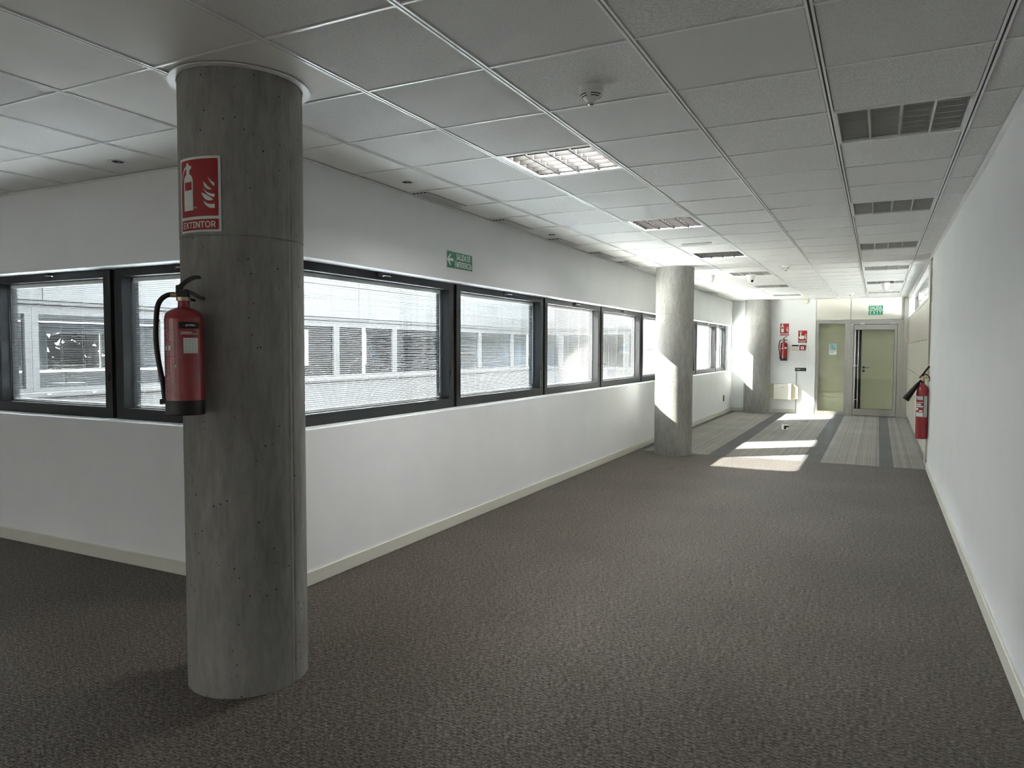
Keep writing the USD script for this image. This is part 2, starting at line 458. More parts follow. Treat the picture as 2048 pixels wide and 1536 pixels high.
# edge trims where the ceiling meets the walls
obj('trim_1', bx((XL, YB, CEIL - .012), (XL + .016, YF, CEIL - .0035)), TBAR, kind='structure')
obj('trim_2', bx((XWEST, YB - .016, CEIL - .012), (XL, YB, CEIL - .0035)), TBAR, kind='structure')
obj('trim_3', bx((XR - .030, YBACK, CEIL - .010), (XR - .001, YF - .02, CEIL - .0055)), TBAR, kind='structure')
obj('trim_4', bx((XL + .016, YF - .016, CEIL - .010), (XR - .014, YF, CEIL - .0035)), TBAR, kind='structure')
obj('roof_1', cat_([bx((XL - OUT, YBACK, 2.76), (XR + 4, YF + 2, 2.95)), bx((XWEST - .2, YBACK, 2.76), (XL - OUT, YB + OUT, 2.95))]), FACADE, kind='structure', label='roof slab over the room')

# ------------------------------------------------------------------ windows and blinds
wn = [0]


def make_window(loc, rot, width, desc, side_keyhole=True):
    wn[0] += 1
    t = thing(f'window_{wn[0]}', loc=loc, rotz=rot, kind='structure', label=desc)
    H = 1.065
    obj('outer_frame', ring(0, -.004, width, H + .02, .034, .022, .085), GASKET, t)
    obj('sash', ring(.016, 0, width - .016, H, (.070, .076, .072, .078), .0, .066), DARKF, t)
    x0, x1, z0, z1 = .086, width - .092, .072, H - .078
    obj('gasket', ring(x0 - .001, z0 - .001, x1 + .001, z1 + .001, .005, .0665, .074), GASKET, t)
    obj('pane', bx((x0 + .002, .0675, z0 + .002), (x1 - .002, .0735, z1 - .002)), GLASS, t)
    obj('pane', bx((x0 - .02, .112, z0 - .02), (x1 + .02, .118, z1 + .02)), GLASS, t, label='outer pane')
    obj('outer_rim', ring(0.002, .002, width - .002, H + .016, (.075, .075, .06, .06), .0865, .135), DARKF, t)
    cx = width / 2
    obj('latch', cbx((cx - .035, -.020, H - .055), (cx + .035, -.0005, H - .030), .003), BLACK, t)
    obj('latch_lever', cbx((cx + .012, -.034, H - .052), (cx + .095, -.0205, H - .044), .002), CHROME, t, label='bright latch lever')
    if side_keyhole:
        obj('side_lock', cat_([cbx((width - .066, -.007, .26), (width - .046, -.0005, .315), .002)]), BLACK, t)
    return t, (x0, x1, z0, z1)


def make_blind(loc, rot, width, label, tilt=0.0, cover=1.0):
    """integral blind between the panes; tilt in degrees, positive raises the room edge"""
    x0, x1, z0, z1 = .086 + .012, width - .092 - .012, .072, 1.065 - .078
    t = thing('venetian_blind', label, 'blind', loc, rot, group=None)
    yc = .093
    obj('headrail', cbx((x0 - .008, yc - .010, z1 - .030), (x1 + .008, yc + .010, z1 - .001), .002), RAIL, t)
    obj('bottom_rail', cbx((x0, yc - .007, z0 + .008), (x1, yc + .007, z0 + .020), .002), WHITE, t)
    wdt, pitch, crown, ns = .0125, .0138, .0007, 5
    u = np.linspace(-.5, .5, ns)
    zs = np.arange(z0 + .032, z1 - .034, pitch)
    nx = max(2, int((x1 - x0) / .10))
    xsx = np.linspace(x0, x1, nx + 1)
    vs, fs = [], []
    ca, sa = math.cos(math.radians(tilt)), math.sin(math.radians(tilt))
    base = 0
    for z in zs:
        jig = rng.normal(0, .022)
        wav = np.cumsum(rng.normal(0, .008, nx + 1)); wav -= wav.mean()
        for i, xx in enumerate(xsx):
            a = math.radians(tilt) + jig + wav[i]
            yy = u * wdt
            hh = crown * (1 - (2 * u) ** 2)
            vs.append(np.stack([np.full(ns, xx), yc + yy * math.cos(a) + hh * math.sin(a), z - yy * math.sin(a) + hh * math.cos(a)], 1))
        for i in range(nx):
            for j in range(ns - 1):
                q = [base + i * ns + j, base + (i + 1) * ns + j, base + (i + 1) * ns + j + 1, base + i * ns + j + 1]
                fs += [[q[0], q[1], q[2]], [q[0], q[2], q[3]]]
        base += (nx + 1) * ns
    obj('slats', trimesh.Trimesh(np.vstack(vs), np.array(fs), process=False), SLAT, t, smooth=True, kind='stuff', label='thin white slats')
    n = 5
    for k in range(n):
        x = x0 + (x1 - x0) * (.07 + .86 * k / (n - 1))
        obj('ladder_cord', cat_([rod((x - .010, yc - .0072, z0 + .012), (x - .010, yc - .0072, z1 - .02), .0007, 5), rod((x + .010, yc - .0072, z0 + .012), (x + .010, yc - .0072, z1 - .02), .0007, 5)]), CORD, t)
    obj('tilt_wand', rod((x1 - .002, yc - .009, z0 + .05), (x1 - .002, yc - .009, z1 - .03), .0018, 6), RAIL, t)
    return t


ORD = ['first', 'second', 'third', 'fourth', 'fifth', 'sixth', 'seventh', 'eighth']
gaps = [3.215, 5.31, 7.15, 8.94, 10.75, 12.57, 14.45, 16.40, 17.56]
where = ['partly hidden behind the near column', 'second from the near column', 'third from the near column', 'just left of the far column', 'partly hidden behind the far column', 'wholly behind the far column', 'just right of the far column', 'in the far left corner']
tilts = [2, 2, 2, 2, 30, 32, 2, 2]
for k in range(8):
    w_ = gaps[k + 1] - gaps[k] - .012
    loc = (XL - SUNK, gaps[k] + .006, .958)
    make_window(loc, 90, w_, f'dark framed window of the long wall, {where[k]}')
    make_blind(loc, 90, w_, f'white slatted blind in the long wall window {where[k]}', tilts[k])
sg = [(-7.75, -6.28, 'at the left picture edge'), (-6.245, -4.785, 'at the left of the picture, with a courtyard view'), (-4.775, -3.44, 'left of the near column, behind the extinguisher')]
for a, b, wh in sg:
    loc = (a + .006, YB + SUNK, .958)
    make_window(loc, 0, b - a - .012, f'dark framed window of the short wall {wh}')
    make_blind(loc, 0, b - a - .012, f'white slatted blind, short wall window {wh}', 3)
obj('trim_5', cat_([bx((XL - SUNK - .02, 3.205, SILL - .01), (XL - SUNK + .001, 17.575, SILL + .003)), bx((-8, YB + SUNK - .001, SILL - .01), (-3.42, YB + SUNK + .02, SILL + .003))]), GASKET, kind='structure')

# ------------------------------------------------------------------ columns
def column(x, y, r, label, name='concrete_column', ztop=CEIL - .004, collar=True, seam=0.0, zseam=1.905, wave=.0):
    t = thing(name, label, 'column', (x, y, 0))
    n = 288
    zs = [0, .02, zseam - .006, zseam - .003, zseam, zseam + .003, zseam + .006, ztop]
    rr = [r, r, r, r - .0018, r - .003, r + .0005, r + .001, r + .001]
    th = np.arange(n) * 2 * np.pi / n
    v, f = [], []
    for z, q in zip(zs, rr):
        d = np.degrees(th) - seam
        d = (d + 180) % 360 - 180
        q_ = q + .0025 * np.exp(-(d / 1.6) ** 2) - .006 * np.exp(-((d - 3.4) / .8) ** 2)
        v.append(np.stack([q_ * np.cos(th), q_ * np.sin(th), np.full(n, z)], 1))
    v = np.vstack(v)
    for i in range(len(zs) - 1):
        for j in range(n):
            a, b, c, d = i * n + j, i * n + (j + 1) % n, (i + 1) * n + (j + 1) % n, (i + 1) * n + j
            f += [[a, b, c], [a, c, d]]
    obj('shaft', trimesh.Trimesh(v, np.array(f), process=False), CONCRETE, t, smooth=35)
    if collar:
        ri, ro = r + .004, r + .036
        obj('ceiling_collar', lathe([(ri, ztop - .004), (ro, ztop - .004), (ro, ztop + .0005), (ri, ztop + .0005), (ri, ztop - .004)], 72), WHITE, t, label='white ring where the column meets the ceiling')
    return t


column(-2.485, 2.3215, .2525, 'large bare concrete round column in the foreground, with a red sign and extinguisher', seam=2.0, zseam=1.905)
column(-2.528, 10.0, .2553, 'round concrete column halfway down the room, its left side in sunlight', seam=-28, zseam=1.93)
t3 = column(-2.48, 17.42, .285, 'concrete column standing against the far end wall', collar=False, zseam=1.99, seam=-140)

# ------------------------------------------------------------------ signs
def ext_icon(s):
    """white extinguisher drawn in a unit 0..1 square"""
    body = Polygon([(.10, 0), (.52, 0), (.52, .58), (.50, .64), (.44, .69), (.38, .71), (.38, .79), (.46, .82), (.47, .86), (.40, .88), (.34, .88), (.34, .93), (.24, .93), (.24, .88), (.12, .84), (.04, .74), (.0, .60), (.02, .60), (.07, .73), (.14, .80), (.24, .83), (.24, .71), (.18, .69), (.12, .64), (.10, .58)])
    body = body.difference(sbox(.15, .40, .47, .56))
    return affinity.scale(body, s, s, origin=(0, 0))


def flame_icon(s):
    def fl(a, b, c, d, e, g):
        pts = np.vstack([spline([a, b, c], 10), spline([d, e, g], 10)])
        return Polygon(pts).buffer(0).buffer(-.028)
    p = [fl((.55, 1.0), (.72, .80), (1.0, .66), (1.0, .45), (.72, .64), (.58, .83)),
         fl((.10, .93), (.42, .66), (.95, .36), (.80, .34), (.34, .52), (.28, .80)),
         fl((.16, .66), (.42, .38), (1.0, .24), (1.0, .05), (.50, .20), (.24, .46)),
         fl((-.10, .38), (.34, .26), (.98, -.02), (.74, -.08), (.36, .02), (.12, .34)),
         fl((.22, .08), (.48, -.10), (1.0, -.14), (1.0, -.36), (.62, -.34), (.34, -.16))]
    return affinity.scale(unary_union(p), s, s * .9, origin=(0, 0))


def hand_icon(s):
    """hand pressing a button, simplified"""
    hand = unary_union([sbox(.18, 0, .78, .42), sbox(.22, .30, .36, .86), Point(.29, .86).buffer(.07), sbox(.40, .3, .53, .56), sbox(.55, .3, .67, .53), sbox(.68, .26, .80, .48), Polygon([(.18, .05), (.02, .30), (.06, .38), (.20, .26)])])
    ring_ = Point(.33, .98).buffer(.16).difference(Point(.33, .98).buffer(.10))
    return affinity.scale(unary_union([hand, ring_]), s, s, origin=(0, 0))


def rrect(x0, y0, x1, y1, r=.006):
    return sbox(x0 + r, y0 + r, x1 - r, y1 - r).buffer(r, 8)


def fire_sign(t, Wd, Hd, icon, caption, wrap, cap_h=.022, frame=.010):
    """red fire sign: plate, red fields, picture and caption as parts, each passed through wrap()"""
    lay = lambda m, z: wrap(moved(m, (0, 0, z)))
    obj('plate', lay(ext(rrect(0, 0, Wd, Hd, .003), .0012), 0), SIGNWHITE, t)
    y1 = .0505
    obj('red_field', lay(ext(rrect(frame, y1 + .012, Wd - frame, Hd - frame), .0004), .0013), SIGNRED, t)
    obj('caption_field', lay(ext(rrect(frame, .0085, Wd - frame, y1, .004), .0004), .0013), SIGNRED, t)
    ic = affinity.translate(affinity.scale(ext_icon(.205), .66, 1, origin=(0, 0)) if icon == 'ext' else hand_icon(.15), .018 if icon == 'ext' else .014, .088 if icon == 'ext' else .095)
    obj('pictogram', lay(ext(ic, .0004), .0018), SIGNWHITE, t)
    fl = affinity.translate(affinity.scale(flame_icon(.072), 1, 1.58, origin=(0, 0)), .118, .128)
    obj('flames', lay(ext(fl, .0004), .0018), SIGNWHITE, t)
    if caption:
        m = words(caption, cap_h, Wd - .045, .0004)
        obj('lettering', lay(moved(m, (Wd / 2, (y1 + .0085) / 2, 0)), .0018), SIGNWHITE, t)
    else:
        obj('lettering', lay(cat_([ext(sbox(.03 + i * .0155, .022, .03 + i * .0155 + .011, .037), .0004) for i in range(9)]), .0018), SIGNWHITE, t)


def wrap_col(x, y, r, deg0, z0, flip=1):
    """lay a flat drawing round a column: its x runs along the surface from the angle deg0"""
    def w(m):
        m = m.subdivide_to_size(max_edge=.02) if hasattr(m, 'subdivide_to_size') else m
        v = m.vertices.copy()
        a = math.radians(deg0) + v[:, 0] / r
        q = r + .0035 + v[:, 2]
        m.vertices = np.stack([q * np.cos(a), q * np.sin(a), v[:, 1] + z0], 1)
        return m
    return w


cs = thing('fire_sign', 'red and white EXTINTOR sign curved round the near column', 'sign', (-2.485, 2.3215, 0))
fire_sign(cs, .213, .30, 'ext', 'EXTINTOR', wrap_col(0, 0, .2525, -109.6, 1.919), .024)
m_ = words('NM', .008, .016, .0004, bold=False)
obj('maker_mark', wrap_col(0, 0, .2525, -109.6, 1.919)(moved(m_, (.100, .098, .0018))), SIGNWHITE, cs)


def flat_far(x, z):
    return lambda m: xz(moved(m, (x, z, 0)), 0)


s2 = thing('fire_sign', 'red extinguisher sign on the far wall, above the small extinguisher', 'sign', (-2.026, YF - .0005, 1.755))
fire_sign(s2, .205, .295, 'ext', 'EXTINTOR', lambda m: xz(m, 0), .02)
s3 = thing('fire_sign', 'red hand and button alarm sign, right of the extinguisher sign on the far wall', 'sign', (-1.638, YF - .0005, 1.592))
fire_sign(s3, .205, .295, 'hand', None, lambda m: xz(m, 0), .02)

# green arrow sign on the long wall (plate in the yz plane, reading towards +y)
gs = thing('exit_arrow_sign', 'green SALIDA DE EMERGENCIA sign with a left arrow above the windows', 'sign', (XL + .0005, 4.945, 2.092), 90)
Wd, Hd = .415, .147
obj('plate', xz(ext(rrect(0, 0, Wd, Hd, .004), .0015)), SIGNWHITE, gs)
obj('green_field', xz(moved(ext(rrect(.009, .009, Wd - .009, Hd - .009, .004), .0005), (0, 0, .0016))), SIGNGREEN, gs)
arrow = unary_union([LineString([(.062, .118), (.020, .0735), (.062, .029)]).buffer(.009, cap_style=2, join_style=2), sbox(.022, .063, .105, .084)])
obj('arrow', xz(moved(ext(arrow, .0005), (0, 0, .0022))), SIGNWHITE, gs)
for txt, zc, wd in (('SALIDA DE', .105, .225), ('EMERGENCIA', .044, .27)):
    obj('lettering', xz(moved(words(txt, .044, wd, .0005), (.262, zc, .0022))), SIGNWHITE, gs)

ex = thing('exit_sign', 'green SALIDA EXIT sign over the glass door', 'sign', (-.218, YF - .0305, 2.199))
Wd, Hd = .285, .208
obj('plate', xz(ext(sbox(0, 0, Wd, Hd), .002)), SIGNWHITE, ex)
obj('green_field', xz(moved(ext(sbox(.005, Hd / 2 + .006, Wd - .005, Hd - .005), .0006), (0, 0, .0021))), SIGNGREEN2, ex)
obj('green_field', xz(moved(ext(sbox(.005, .005, Wd - .005, Hd / 2 - .006), .0006), (0, 0, .0021))), SIGNGREEN2, ex)
obj('lettering', xz(moved(words('SALIDA', .062, .235, .0006), (Wd / 2, Hd * .755, .0028))), SIGNWHITE, ex)
obj('lettering', xz(moved(words('E X I T', .062, .225, .0006), (Wd / 2, Hd * .245, .0028))), SIGNWHITE, ex)

# ------------------------------------------------------------------ powder extinguisher (local: faces -y, bottom at z = 0, axis at origin)
def powder_extinguisher(label, loc, rot, detail=True, scale=.9):
    t = thing('fire_extinguisher', label, 'fire extinguisher', loc, rot)
    UsdGeom.Xformable(t).AddScaleOp().Set(Gf.Vec3f(scale))
    R = .080
    prof = [(0.001, .055), (R, .055), (R, .415), (R * .985, .425), (R * .92, .440), (R * .78, .452), (R * .55, .461), (.026, .467), (.024, .472), (.0235, .500), (0.001, .500)]
    obj('cylinder', lathe(prof, 56), RED, t, smooth=40, label='glossy red steel cylinder')
    obj('base_ring', lathe([(0.001, 0), (R * .97, 0), (R * 1.012, .006), (R * 1.012, .062), (R * .99, .066), (0.001, .066)], 56), BLACK, t, smooth=40, label='black plastic foot')
    obj('neck_ring', lathe([(.0235, .4965), (.030, .4965), (.030, .512), (.001, .512)], 32), BRASS, t, smooth=40)
    # valve body and levers point to the right (+x), slightly raised
    obj('valve', cat_([cbx((-.030, -.014, .511), (.024, .014, .545), .004), cbx((-.030, -.011, .54), (-.002, .011, .565), .004)]), BLACK, t)

    def lever(pts, w):
        p = spline(pts, 14)
        a = LineString(p[:, [0, 2]]).buffer(w, cap_style=1)
        e = ext(a, .022)
        v = e.vertices.copy()
        e.vertices = np.stack([v[:, 0], v[:, 2] - .010, v[:, 1]], 1)
        return e
    obj('carry_handle', lever([(-.01, 0, .535), (.026, 0, .535), (.054, 0, .520), (.080, 0, .509)], .0075), BLACK, t)
    obj('squeeze_lever', lever([(-.022, 0, .552), (.004, 0, .574), (.030, 0, .592), (.064, 0, .600)], .0075), BLACK, t)
    obj('pin', cat_([rod((.006, -.022, .541), (.006, .02, .541), .0018, 8), moved(rotx(trimesh.creation.torus(.009, .0012, 20, 6), 0), (.006, -.030, .541))]), CHROME, t)
    h = spline([(-.030, -.004, .522), (-.060, -.004, .522), (-.094, -.006, .498), (-.112, -.006, .43), (-.116, -.005, .33), (-.106, -.003, .22), (-.094, 0, .150)], 40)
    obj('hose', tube(h, .0108, 14), BLACK, t, smooth=True)
    obj('hose_fitting', rod((-.026, -.004, .5225), (-.050, -.004, .5225), .0115, 16), BRASS, t)
    obj('nozzle', cat_([rod((-.095, 0, .156), (-.087, 0, .060), .0098, 14), rod((-.0945, 0, .165), (-.0935, 0, .15), .0125, 14), cbx((-.105, -.012, .045), (-.078, .012, .068), .003)]), BLACK, t)

    def on(cyl0, cyl1, z0, z1, d=.0006):
        n = max(2, int((cyl1 - cyl0) / 5))
        th = np.radians(np.linspace(cyl0, cyl1, n + 1))
        q0, q1 = R + .0003, R + .0003 + d
        v, f = [], []
        for a in th:
            for q in (q0, q1):
                for z in (z0, z1):
                    v.append([q * math.sin(a), -q * math.cos(a), z])
        for i in range(n):
            b, c = i * 4, (i + 1) * 4
            for s in ((2, 3), (3, 1), (1, 0), (0, 2)):
                f += [[b + s[0], c + s[0], c + s[1]], [b + s[0], c + s[1], b + s[1]]]
        e = n * 4
        f += [[0, 1, 3], [0, 3, 2], [e, e + 3, e + 1], [e, e + 2, e + 3]]
        return trimesh.Trimesh(np.array(v), np.array(f), process=False)
    if detail:
        obj('label_band', on(2, 62, .375, .402), BLACKMAT, t, label='black label band with a red mark')
        tx = words('protec', .010, .040, .0004)
        v = tx.vertices.copy()
        a = np.radians(36) + v[:, 0] / R
        q = R + .0010 + v[:, 2]
        tx.vertices = np.stack([q * np.sin(a), -q * np.cos(a), .388 + v[:, 1]], 1)
        obj('label_print', cat_([on(6, 60, .350, .3525, .0008), on(8, 40, .356, .360, .0008)]), SIGNWHITE, t)
        obj('label_mark', on(14, 19, .384, .393, .0012), SIGNRED, t)
        obj('label_lettering', tx, SIGNWHITE, t)
        obj('data_plate', on(14, 58, .268, .335), PAPER, t, label='white inspection table')
        g = [on(14.5, 57.5, .275 + i * .0085, .2757 + i * .0085, .0009) for i in range(7)] + [on(22 + i * 9, 22.7 + i * 9, .270, .333, .0009) for i in range(4)]
        obj('data_plate_print', cat_(g), PRINT, t)
        r_ = np.random.default_rng(3)
        ln = []
        for z in (.385, .372, .368, .350, .335, .318, .312, .268, .252, .195, .182, .155, .140, .128, .118, .108, .100, .092):
            ln.append(on(-62, -62 + r_.uniform(25, 52), z, z + .0022, .0004))
        obj('instruction_print', cat_(ln), plain('faded_print_%d' % USED.get(('/World', 'fire_extinguisher'), 0), (.34, .12, .12), .5), t, label='faded instruction lines', kind='stuff')
        for i in range(3):
            obj('pictogram', on(-66 + 16 * i, -66 + 16 * i + 9, .280, .300, .0005), PAPER, t)
        ce = words('CE', .011, .022, .0004)
        v = ce.vertices.copy()
        a = np.radians(-14) + v[:, 0] / R
        q = R + .0006 + v[:, 2]
        ce.vertices = np.stack([q * np.sin(a), -q * np.cos(a), .214 + v[:, 1]], 1)
        obj('print_mark', ce, PAPER, t)
    else:
        obj('data_plate', on(20, 62, .30, .345), PAPER, t)
        obj('instruction_print', on(-40, -8, .300, .32), PAPER, t)
        obj('pictogram', on(2, 10, .300, .32), PAPER, t)
    obj('bracket', cat_([cbx((-.03, R - .004, .30), (.03, R + .022, .33), .003), cbx((-.02, .012, .5), (.02, R + .022, .51), .002)]), BLACK, t, label='wall hook')
    return t


phi = math.radians(-43.05 - 40)
dcol = .2525 + .072 + .022
powder_extinguisher('red fire extinguisher with a black hose hung on the near concrete column', (-2.485 + dcol * math.cos(phi), 2.3215 + dcol * math.sin(phi), 1.190), -43.05 - 40 + 90 + 27)
powder_extinguisher('red fire extinguisher hung on the far wall under its sign', (-1.918, YF - .105, 1.198), 0, False)

# ------------------------------------------------------------------ carbon dioxide extinguisher by the right wall
co = thing('fire_extinguisher', 'slim red fire extinguisher with a black horn on the end of the right wall', 'fire extinguisher', (.484, 9.99, .385), 0)
R = .068
obj('cylinder', lathe([(0.001, 0), (R * .9, 0), (R, .008), (R, .56), (R * .97, .585), (R * .85, .615), (R * .6, .642), (.026, .655), (.021, .662), (.021, .70), (.001, .70)], 48), RED, co, smooth=40, label='glossy red steel cylinder')


def onc(R, a0, a1, z0, z1, d=.0007):
    n = max(2, int((a1 - a0) / 6))
    th = np.radians(np.linspace(a0, a1, n + 1))
    v, f = [], []
    for a in th:
        for q in (R + .0003, R + .0003 + d):
            for z in (z0, z1):
                v.append([q * math.sin(a), -q * math.cos(a), z])
    for i in range(n):
        b, c = i * 4, (i + 1) * 4
        for s in ((2, 3), (3, 1), (1, 0), (0, 2)):
            f += [[b + s[0], c + s[0], c + s[1]], [b + s[0], c + s[1], b + s[1]]]
    e = n * 4
    f += [[0, 1, 3], [0, 3, 2], [e, e + 3, e + 1], [e, e + 2, e + 3]]
    return trimesh.Trimesh(np.array(v), np.array(f), process=False)


obj('label_strip', onc(R, 14, 46, .265, .515), PAPER, co, label='tall white inspection label')
obj('label_strip', cat_([onc(R, -62, 2, .470, .512), onc(R, -62, 2, .434, .441), onc(R, -62, -14, .405, .424), onc(R, -62, 6, .382, .398), onc(R, -62, -40, .345, .372), onc(R, -30, 0, .325, .345), onc(R, -62, 6, .268, .318)]), PAPER, co, label='white instruction print')
obj('label_print', cat_([onc(R, -58, -2, .480, .4835, .0011), onc(R, -58, -10, .490, .4935, .0011), onc(R, -58, -6, .500, .5035, .0011), onc(R, 20, 24, .28, .50, .0011), onc(R, 30, 33, .28, .50, .0011)]), PRINT, co)
obj('valve', cat_([rod((0, 0, .695), (0, 0, .745), .022, 20), cbx((-.02, -.016, .725), (.05, .016, .752), .004)]), BRASS, co, smooth=30)
hp = spline([(.0, 0, .745), (.03, 0, .775), (.062, 0, .745), (.068, 0, .69)], 20)
obj('carry_handle', tube(hp, .007, 10), RED, co, smooth=True, label='red carrying loop')
lv = spline([(-.03, -.0, .735), (.0, 0, .775), (.035, 0, .83), (.06, 0, .865)], 12)
e_ = ext(LineString(lv[:, [0, 2]]).buffer(.010), .026); v_ = e_.vertices.copy(); e_.vertices = np.stack([v_[:, 0], v_[:, 2] - .013, v_[:, 1]], 1)
obj('squeeze_lever', e_, BLACK, co)
hd = np.array([-.56, -.06, -.83]); hd /= np.linalg.norm(hd)
p0 = np.array([-.020, -.02, .705])
hornp = [p0 + hd * s for s in (0, .03, .06, .12, .20, .285, .29)]
obj('horn', tube(hornp, [.013, .014, .021, .027, .033, .040, .041], 22), BLACK, co, smooth=35, label='black discharge horn')
obj('swivel', cat_([rod((-.015, -.01, .735), p0 + hd * .01, .011, 14)]), BRASS, co)
obj('bracket', cat_([cbx((R - .004, -.02, .50), (R + .0045, .02, .53), .002), cbx((.0, -.012, .6645), (R + .0045, .012, .672), .002)]), CHROME, co)

# ------------------------------------------------------------------ louvred ceiling lights
def louvre_light(label, loc, blade, deep=.036, inside=None):
    t = thing('ceiling_light', label, 'ceiling light', loc, 0, group=None)
    s = .287
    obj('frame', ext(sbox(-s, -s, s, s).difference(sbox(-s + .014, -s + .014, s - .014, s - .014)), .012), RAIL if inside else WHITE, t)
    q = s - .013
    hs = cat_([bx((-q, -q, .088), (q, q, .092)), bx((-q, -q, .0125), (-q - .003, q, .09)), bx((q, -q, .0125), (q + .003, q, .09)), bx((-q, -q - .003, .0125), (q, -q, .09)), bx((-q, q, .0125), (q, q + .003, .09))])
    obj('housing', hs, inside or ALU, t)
    for k in range(4):
        x = -q + (k + .5) * 2 * q / 4
        obj('tube', rod((x, -q + .01, .075), (x, q - .01, .075), .008, 12), WHITE, t, label='fluorescent tube')
    for k in range(3):
        x = -q + (k + 1) * 2 * q / 4
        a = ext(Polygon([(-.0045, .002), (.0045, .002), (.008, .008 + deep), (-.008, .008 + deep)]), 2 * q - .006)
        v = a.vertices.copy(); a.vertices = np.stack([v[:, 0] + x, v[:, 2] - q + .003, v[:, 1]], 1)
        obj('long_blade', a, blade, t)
    for k in range(6):
        y = -q + (k + .5) * 2 * q / 6
        for j in range(4):
            xa, xb = -q + j * 2 * q / 4 + .0095, -q + (j + 1) * 2 * q / 4 - .0095
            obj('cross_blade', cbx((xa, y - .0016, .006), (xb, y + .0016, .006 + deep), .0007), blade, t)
    return t


def fill_light_in(loc, power, up):
    """fill light added above the louvre of a fixture, to brighten the room"""
    li = UsdLux.RectLight.Define(stage, '/World/' + numbered('/World', 'lamp_or_fill'))
    li.CreateWidthAttr(.48)
    li.CreateHeightAttr(.48)
    li.CreateIntensityAttr(power)
    li.CreateColorAttr(Gf.Vec3f(1.0, .98, .94))
    li.AddTranslateOp().Set(Gf.Vec3d(loc[0], loc[1], loc[2] + up))


FILL_ON = {4: FILL, 8: FILL * .62, 12: FILL * .30}  # fill light added to window-side fixtures that are really off
shallow = off = None
for side, c in (('in the row nearer the windows', 3), ('in the row along the right wall', 0)):
    for k, r in enumerate((4, 8, 12, 16, 20, 24)):
        loc = (GX - GS * c - GS / 2, GY + GS * r + GS / 2, CEIL - .004)
        lab = f'square louvred ceiling light, {ORD[k]} from the camera {side}'
        on = c == 3 and r in FILL_ON
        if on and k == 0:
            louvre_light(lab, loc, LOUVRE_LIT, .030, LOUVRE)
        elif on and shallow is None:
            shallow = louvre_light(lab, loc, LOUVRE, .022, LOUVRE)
        elif not on and off is None:
            off = louvre_light(lab, loc, ALU, .040)
        else:
            dup(shallow if on else off, lab, loc)
        if on:
            fill_light_in(loc, FILL_ON[r], .062 if k == 0 else .040)
for k, (lx, ly) in enumerate(BACKFILL_SPOTS):
    dup(shallow, f'added fill light in a louvred fixture behind the viewer, {ORD[k]} from the right', (lx, ly, CEIL - .004), 0)
    fill_light_in((lx, ly, CEIL - .004), BACKFILL, .040)

# ------------------------------------------------------------------ slot diffusers, downlights, detectors, cameras
def slot(y, label):
    t = thing('slot_diffuser', label, 'air vent', (XL + .018, y, CEIL - .006))
    L = .58
    obj('tray', bx((0, 0, .004), (.135, L, .0055)), BLACKMAT, t, label='black back of the vent')
    for k in range(5):
        obj('blade', cbx((.001 + k * .0305, 0.001, -.004), (.0085 + k * .0305, L - .001, .0038), .0008), TBAR, t)
    return t


for k, (y, wh) in enumerate(((4.44, 'nearest the camera'), (5.66, 'second along the window wall'), (6.88, 'third along the window wall'), (8.07, 'fourth along the window wall'), (9.05, 'just left of the far column'), (12.7, 'right of the far column'), (14.5, 'near the far left corner'))):
    slot(y, f'slotted air vent in the ceiling edge, {wh}')


def downlight(x, y, label):
    t = thing('downlight', label, 'ceiling light', (x, y, CEIL - .0005))
    obj('rim', lathe([(.034, -.003), (.050, -.004), (.056, -.0005), (.034, -.0005), (.034, -.003)], 36), WHITE, t, smooth=40)
    obj('bowl', lathe([(.001, -.0008), (.0335, -.0008), (.0335, -.0012), (.001, -.0012)], 30), BLACKMAT, t)
    obj('lamp_or_fill', moved(trimesh.creation.icosphere(2, .012), (.004, .004, .006)), CHROME, t, smooth=True)
    return t


downlight(-4.137, 2.90, 'small round downlight left of the near column')
downlight(-2.875, 4.12, 'small round downlight right of the near column')
downlight(-2.905, 6.62, 'small round downlight above the windows, second along the long wall')
downlight(-2.908, 9.02, 'small round downlight above the windows, just left of the far column')


def smoke(x, y, label, far=False):
    t = thing('smoke_detector', label, 'smoke detector', (x, y, CEIL))
    obj('base', lathe([(.001, 0), (.051, 0), (.052, -.006), (.052, -.020), (.050, -.024), (.001, -.024)], 44), WHITEPL, t, smooth=40)
    obj('cap', lathe([(.046, -.0242), (.047, -.034), (.044, -.040), (.022, -.060), (.016, -.066), (.001, -.066)], 44), WHITEPL, t, smooth=40)

    def arc(a0, a1, r, z, dz):
        th = np.radians(np.linspace(a0, a1, 10))
        return tube(np.stack([r * np.cos(th), r * np.sin(th), np.full(10, z)], 1), dz, 6)
    for r, z in ((.0455, -.0385), (.0385, -.0455)):
        for a in (4, 94, 184, 274):
            obj('vent', arc(a + 14, a + 78, r - .0012, z, .0021), BLACKMAT, t)
    obj('indicator', lathe([(.010, -.0662), (.014, -.0665), (.013, -.075), (.008, -.079), (.001, -.080)], 24), CHROME, t, smooth=40, label='bright indicator tip')
    return t


smoke(-1.13, 2.99, 'white smoke detector on the ceiling nearest the camera')
smoke(-1.13, 10.35, 'white smoke detector on the ceiling near the far column')
smoke(-.51, 16.1, 'white smoke detector on the ceiling just before the exit door')


